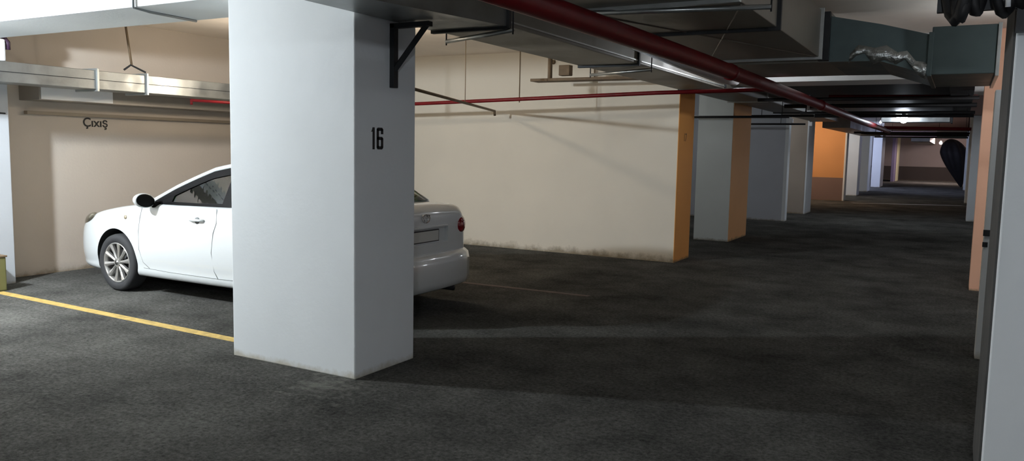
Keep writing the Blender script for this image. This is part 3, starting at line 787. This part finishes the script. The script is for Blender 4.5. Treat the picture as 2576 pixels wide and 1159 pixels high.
# roof panel
bm = bmesh.new(); rows = []
for x in [2.12, 2.3, 2.5, 2.7, 2.9, 3.1, 3.3, 3.46, 3.58]:
    z = roofz(x); w = yside(x, z); row = []
    for k in range(11):
        u = -1 + 2 * k / 10
        row.append(bm.verts.new(W(x, w * u, z + 0.028 * (1 - u * u))))
    rows.append(row)
for a, b in zip(rows, rows[1:]):
    for k in range(10): bm.faces.new((a[k], a[k+1], b[k+1], b[k]))
o = link('roof_panel', bm, M['carpaint'], car, smooth=True)
md = o.modifiers.new('t', 'SOLIDIFY'); md.thickness = 0.02; md.offset = -1

def screen(name, xs, m, bulge):
    bm = bmesh.new(); rows = []
    for i, x in enumerate(xs):
        z = roofz(x); w = yside(x, z) - 0.01; row = []
        for k in range(11):
            u = -1 + 2 * k / 10
            row.append(bm.verts.new(W(x + bulge * (1 - u * u), w * u, z + 0.024 * (1 - u * u) - 0.002)))
        rows.append(row)
    for a, b in zip(rows, rows[1:]):
        for k in range(10): bm.faces.new((a[k], a[k+1], b[k+1], b[k]))
    o = link(name, bm, m, car, smooth=True)
    md = o.modifiers.new('t', 'SOLIDIFY'); md.thickness = 0.005; md.offset = -1
screen('windscreen', [1.44, 1.6, 1.8, 2.0, 2.13], M['glass'], -0.16)
screen('rear_windscreen', [3.57, 3.7, 3.82, 3.95, 4.05], M['glass'], 0.10)
# interior: seats, wheel
for sx in (2.35, 3.15):
    for sy in ((-.38, .38) if sx < 3 else (0,)):
        wd = .24 if sx < 3 else .60
        B('seat_back', CX0 + sx + .18, CX0 + sx + .34, CY0 + sy - wd, CY0 + sy + wd, 0.50, 1.06, M['seat'], car, bev=0.05)
        if sx < 3: B('head_rest', CX0 + sx + .22, CX0 + sx + .33, CY0 + sy - .13, CY0 + sy + .13, 1.08, 1.23, M['seat'], car, bev=0.04)
        B('seat_cushion', CX0 + sx - .32, CX0 + sx + .18, CY0 + sy - wd, CY0 + sy + wd, 0.45, 0.66, M['seat'], car, bev=0.05)
B('dashboard', CX0 + 1.60, CX0 + 2.02, CY0 - .68, CY0 + .68, 0.80, 1.03, M['interior'], car, bev=0.05)
bm = bmesh.new()
pts = [W(2.14 + 0.07 * math.cos(2*PI*k/24), -.38 + .18 * math.sin(2*PI*k/24), 1.00 + .17 * math.cos(2*PI*k/24)) for k in range(25)]
tube(bm, pts, 0.014, 8, caps=False); link('steering_wheel', bm, M['interior'], car, smooth=True)

# wheels
def wheel(cx, side):
    yo = side * (0.868); yi = side * 0.665
    C = lambda y: (cx, y, WCZ)
    bm = bmesh.new()   # tyre: lathe about the lateral axis
    prof = [(0.215, yi), (0.285, yi - side*.004), (0.308, yi + side*.02), (0.316, yi + side*.05), (0.316, yo - side*.05), (0.308, yo - side*.018), (0.285, yo), (0.255, yo - side*.001), (0.222, yo - side*.012), (0.215, yo - side*.03)]
    seg = 56; rings = []
    for r, y in prof: rings.append([bm.verts.new(W(cx + r * math.cos(2*PI*k/seg), y, WCZ + r * math.sin(2*PI*k/seg))) for k in range(seg)])
    rings.append(rings[0])
    for a, b in zip(rings, rings[1:]):
        for k in range(seg): bm.faces.new((a[k], a[(k+1) % seg], b[(k+1) % seg], b[k]))
    wh = link('tyre', bm, M['rubber'], car, smooth=True)
    # rim: lip ring + barrel + spokes + hub
    bm = bmesh.new(); rings = []
    prof = [(0.223, yo - side*.012), (0.216, yo - side*.006), (0.205, yo - side*.016), (0.200, yo - side*.05), (0.195, yi + side*.02), (0.203, yi + side*.02), (0.214, yo - side*.05)]
    for r, y in prof: rings.append([bm.verts.new(W(cx + r * math.cos(2*PI*k/seg), y, WCZ + r * math.sin(2*PI*k/seg))) for k in range(seg)])
    rings.append(rings[0])
    for a, b in zip(rings, rings[1:]):
        for k in range(seg): bm.faces.new((a[k], a[(k+1) % seg], b[(k+1) % seg], b[k]))
    link('rim', bm, M['alloy'], wh, smooth=True)
    bm = bmesh.new(); ns = 10
    for k in range(ns):
        a = 2*PI*k/ns + 0.16; d = Vector((math.cos(a), 0, math.sin(a))); t = Vector((-math.sin(a), 0, math.cos(a)))
        q = []
        for r, hw, yy in ((0.035, 0.013, yo - side*.022), (0.12, 0.017, yo - side*.020), (0.208, 0.027, yo - side*.010)):
            c = Vector((cx, 0, WCZ)) + d * r
            q.append([bm.verts.new(W(*( (c + t*s*hw).x, yy - side*dd, (c + t*s*hw).z))) for s, dd in ((-1, .003), (0, -.006), (1, .003), (1, .03), (-1, .03))])
        for A_, B_ in zip(q, q[1:]):
            for j in range(5): bm.faces.new((A_[j], A_[(j+1) % 5], B_[(j+1) % 5], B_[j]))
        bm.faces.new(q[0]); bm.faces.new(q[-1][::-1])
    tube(bm, [W(cx, yo - side*.045, WCZ), W(cx, yo - side*.014, WCZ)], 0.047, 20)
    link('spokes', bm, M['alloy'], wh)
    T('hub_cap', [W(cx, yo - side*.02, WCZ), W(cx, yo - side*.008, WCZ)], 0.027, M['chrome'], wh, 20)
    T('brake_disc', [W(cx, yo - side*.10, WCZ), W(cx, yo - side*.085, WCZ)], 0.14, M['brake'], wh, 32)
    bm = bmesh.new(); tube(bm, [W(cx, yi + side*.01, WCZ), W(cx, yi + side*.03, WCZ)], 0.20, 32)
    link('wheel_back', bm, M['blackplastic'], wh)
for cx in (FAX, RAX):
    for sd in (-1, 1): wheel(cx, sd)

# side mirror (both sides)
for sd in (-1, 1):
    bm = bmesh.new()
    bmesh.ops.create_uvsphere(bm, u_segments=20, v_segments=12, radius=1)
    for v in bm.verts:
        c = v.co; v.co = W(1.62 + (c.x * .10 if c.x < 0 else min(c.x, .35) * .05), sd * (0.955 + c.y * .12), 1.035 + c.z * .078 + 0.01 * c.y)
    mh = link('mirror_housing', bm, M['carpaint'], car, smooth=True)
    bm = bmesh.new()
    bmesh.ops.create_uvsphere(bm, u_segments=20, v_segments=12, radius=1)
    for v in bm.verts:
        c = v.co; v.co = W(1.638 + c.x * .012, sd * (0.955 + c.y * .108), 1.035 + c.z * .068 + .01 * c.y)
    link('mirror_glass', bm, M['trimblack'], mh, smooth=True)
    T('mirror_arm', [W(1.62, sd * .86, 0.985), W(1.62, sd * .74, 0.99)], 0.030, M['trimblack'], mh, 10)

# surface position of the body side (paint) at (x, z)
def ybody(x, z):
    w, s, b = interp(WID, x), interp(SHO, x), interp(BOT, x); h = s - b; f = (z - b) / h
    tab = [(0.10, w - .015), (.16, w - .022), (.30, w), (.52, w + .004), (.70, w), (.86, w - .012), (.97, w - .035)]
    return lerp_tab(tab, f)
def groove(name, pts, r=0.0035, m='blackplastic', sd=-1, off=0.0):
    bm = bmesh.new(); tube(bm, [W(x, sd * (ybody(x, z) + off), z) for x, z in pts], r, 6)
    return link(name, bm, M[m], car, smooth=True)
groovem = mat('panel_gap', (120, 124, 124), 0.7); M['gap'] = groovem
for sd in (-1, 1):
    groove('door_gap', [(1.43, .96), (1.42, .85), (1.40, .7), (1.40, .5), (1.45, .36), (1.55, .30)], .003, 'gap', sd)
    groove('door_gap', [(2.58, .99), (2.60, .85), (2.56, .75), (2.53, .55), (2.55, .36), (2.60, .29)], .0035, 'gap', sd)
    groove('door_gap', [(3.62, .99), (3.60, .85), (3.48, .72), (3.36, .62), (3.30, .5), (3.27, .34)], .003, 'gap', sd)
    groove('sill_line', [(1.45, .30), (1.9, .29), (2.6, .29), (3.2, .30)], .003, 'gap', sd)
    for hx in (2.32, 3.36):
        bm = bmesh.new(); tube(bm, [W(hx - .10, sd * (ybody(hx, .86) + .004), .862), W(hx - .07, sd * (ybody(hx, .86) + .030), .866), W(hx + .07, sd * (ybody(hx, .86) + .030), .868), W(hx + .10, sd * (ybody(hx, .86) + .004), .866)], 0.013, 8)
        link('door_handle', bm, M['carpaint'], car, smooth=True)
        T('handle_recess', [W(hx, sd * (ybody(hx, .86) - .006), .862), W(hx, sd * (ybody(hx, .86) + .004), .862)], 0.035, M['gap'], car, 16)
    T('side_marker_lamp', [W(1.17, sd * (ybody(1.17, .83) - .01), .83), W(1.17, sd * (ybody(1.17, .83) + .006), .83)], 0.022, mat('marker_lens', (160, 150, 130), 0.2), car, 14)
    # headlamp: swept shape on the fender front
    bm = bmesh.new()
    bmesh.ops.create_uvsphere(bm, u_segments=24, v_segments=12, radius=1)
    for v in bm.verts:
        c = v.co
        v.co = W(.29 + c.x * .25, sd * (.675 + c.x * .125 + c.y * .085), .735 + c.x * .08 + c.z * .07)
    link('headlamp', bm, M['headlamp'], car, smooth=True)
    # tail lamp
    bm = bmesh.new()
    bmesh.ops.create_uvsphere(bm, u_segments=24, v_segments=12, radius=1)
    for v in bm.verts:
        c = v.co
        v.co = W(4.405 + c.x * .13, sd * (.700 + c.y * .135 - c.x * .05), .855 + c.z * .125 - c.x * .01)
    link('tail_lamp', bm, M['redlamp'], car, smooth=True)
    T('fog_lamp', [W(.06, sd * .5, .36), W(.035, sd * .5, .36)], 0.05, M['headlamp'], car, 16)
# rear bumper skin
bm = bmesh.new(); plan = [(3.96, .874), (4.12, .892), (4.28, .892), (4.42, .862), (4.53, .79), (4.59, .64), (4.615, .40), (4.625, .15)]
plan = plan + [(x, -y) for x, y in plan[::-1]]
prof = [(-.05, .24), (-.015, .26), (.0, .32), (.0, .50), (-.012, .565), (-.05, .60), (-.11, .61), (-.13, .24)]
prev = None
for i, (x, y) in enumerate(plan):
    a_ = plan[max(0, i-1)]; b_ = plan[min(len(plan)-1, i+1)]
    t_ = Vector((b_[0]-a_[0], b_[1]-a_[1])).normalized(); nn = Vector((-t_.y, t_.x))
    cur = [bm.verts.new(W(x + nn.x * o_, y + nn.y * o_, z)) for o_, z in prof]
    if prev:
        for k in range(len(prof)): bm.faces.new((prev[k], prev[(k+1) % len(prof)], cur[(k+1) % len(prof)], cur[k]))
    else: bm.faces.new(cur)
    prev = cur
bm.faces.new(prev)
link('rear_bumper', bm, M['carpaint'], car, smooth=True)
# front grille and bumper intake
B('grille', CX0 - 0.005, CX0 + .06, CY0 - .36, CY0 + .36, .56, .63, M['blackplastic'], car, bev=0.015)
B('lower_intake', CX0 - 0.005, CX0 + .08, CY0 - .42, CY0 + .42, .30, .40, M['blackplastic'], car, bev=0.02)
# rear: plate, emblem, boot gap, bumper lines, exhaust
pf = B('plate_frame', CX0 + 4.478, CX0 + 4.496, CY0 - .27, CY0 + .27, .715, .835, M['blackplastic'], car, bev=0.003)
B('number_plate', CX0 + 4.494, CX0 + 4.500, CY0 - .255, CY0 + .255, .725, .825, M['plate'], pf)
B('plate_lamp_bar', CX0 + 4.47, CX0 + 4.53, CY0 - .38, CY0 + .38, .855, .875, M['carpaint'], car, bev=0.006)
bm = bmesh.new()
for (a, b2_) in ((.062, .040), (.030, .040), (.062, .016)):
    zoff = 0.024 if b2_ == .016 else 0
    pts = [W(4.527, a * math.cos(2*PI*k/24), .955 + zoff + b2_ * math.sin(2*PI*k/24)) for k in range(25)]
    tube(bm, pts, 0.0055, 6, caps=False)
o = link('boot_emblem', bm, M['chrome'], car, smooth=True)
def rear_x(y, z):
    return 4.52
B('rear_reflector', CX0 + 4.40, CX0 + 4.46, CY0 + .80, CY0 + .835, .40, .45, M['redlamp'], car, bev=0.006)
T('exhaust_pipe', [W(4.2, .45, .215), W(4.56, .45, .215)], 0.028, M['brake'], car, 14)
T('wiper', [W(1.52, -.50, 1.055), W(1.66, .05, 1.10)], 0.008, M['blackplastic'], car, 6)
B('underbody', CX0 + .45, CX0 + 4.1, CY0 - .60, CY0 + .60, .15, .22, M['blackplastic'], car)

# ------------------------------------------------------------------ world, camera
wd = bpy.data.worlds.new('world'); S.world = wd; wd.use_nodes = True
wd.node_tree.nodes['Background'].inputs[0].default_value = (0.02, 0.02, 0.022, 1)
wd.node_tree.nodes['Background'].inputs[1].default_value = 1.0

yaw, pitch, roll = 0.50875573, -0.10223564, 0.01961917
f = Vector((-math.sin(yaw) * math.cos(pitch), math.cos(yaw) * math.cos(pitch), math.sin(pitch)))
r = Vector((math.cos(yaw), math.sin(yaw), 0)); u = r.cross(f)
r2 = r * math.cos(roll) + u * math.sin(roll); u2 = -r * math.sin(roll) + u * math.cos(roll)
cd = bpy.data.cameras.new('camera'); cam = bpy.data.objects.new('camera', cd); COL.objects.link(cam)
cam.matrix_world = Matrix.Translation((0, 0, 1.65)) @ Matrix((r2, u2, -f)).transposed().to_4x4()
cd.sensor_width = 36; cd.lens = 2008.3 / 2576 * 36; cd.clip_start = 0.05; cd.clip_end = 200
S.camera = cam
S.view_settings.view_transform = 'Standard'; S.view_settings.look = 'None'
S.view_settings.exposure = 0.0; S.view_settings.gamma = 1.0
S.view_settings.use_curve_mapping = False
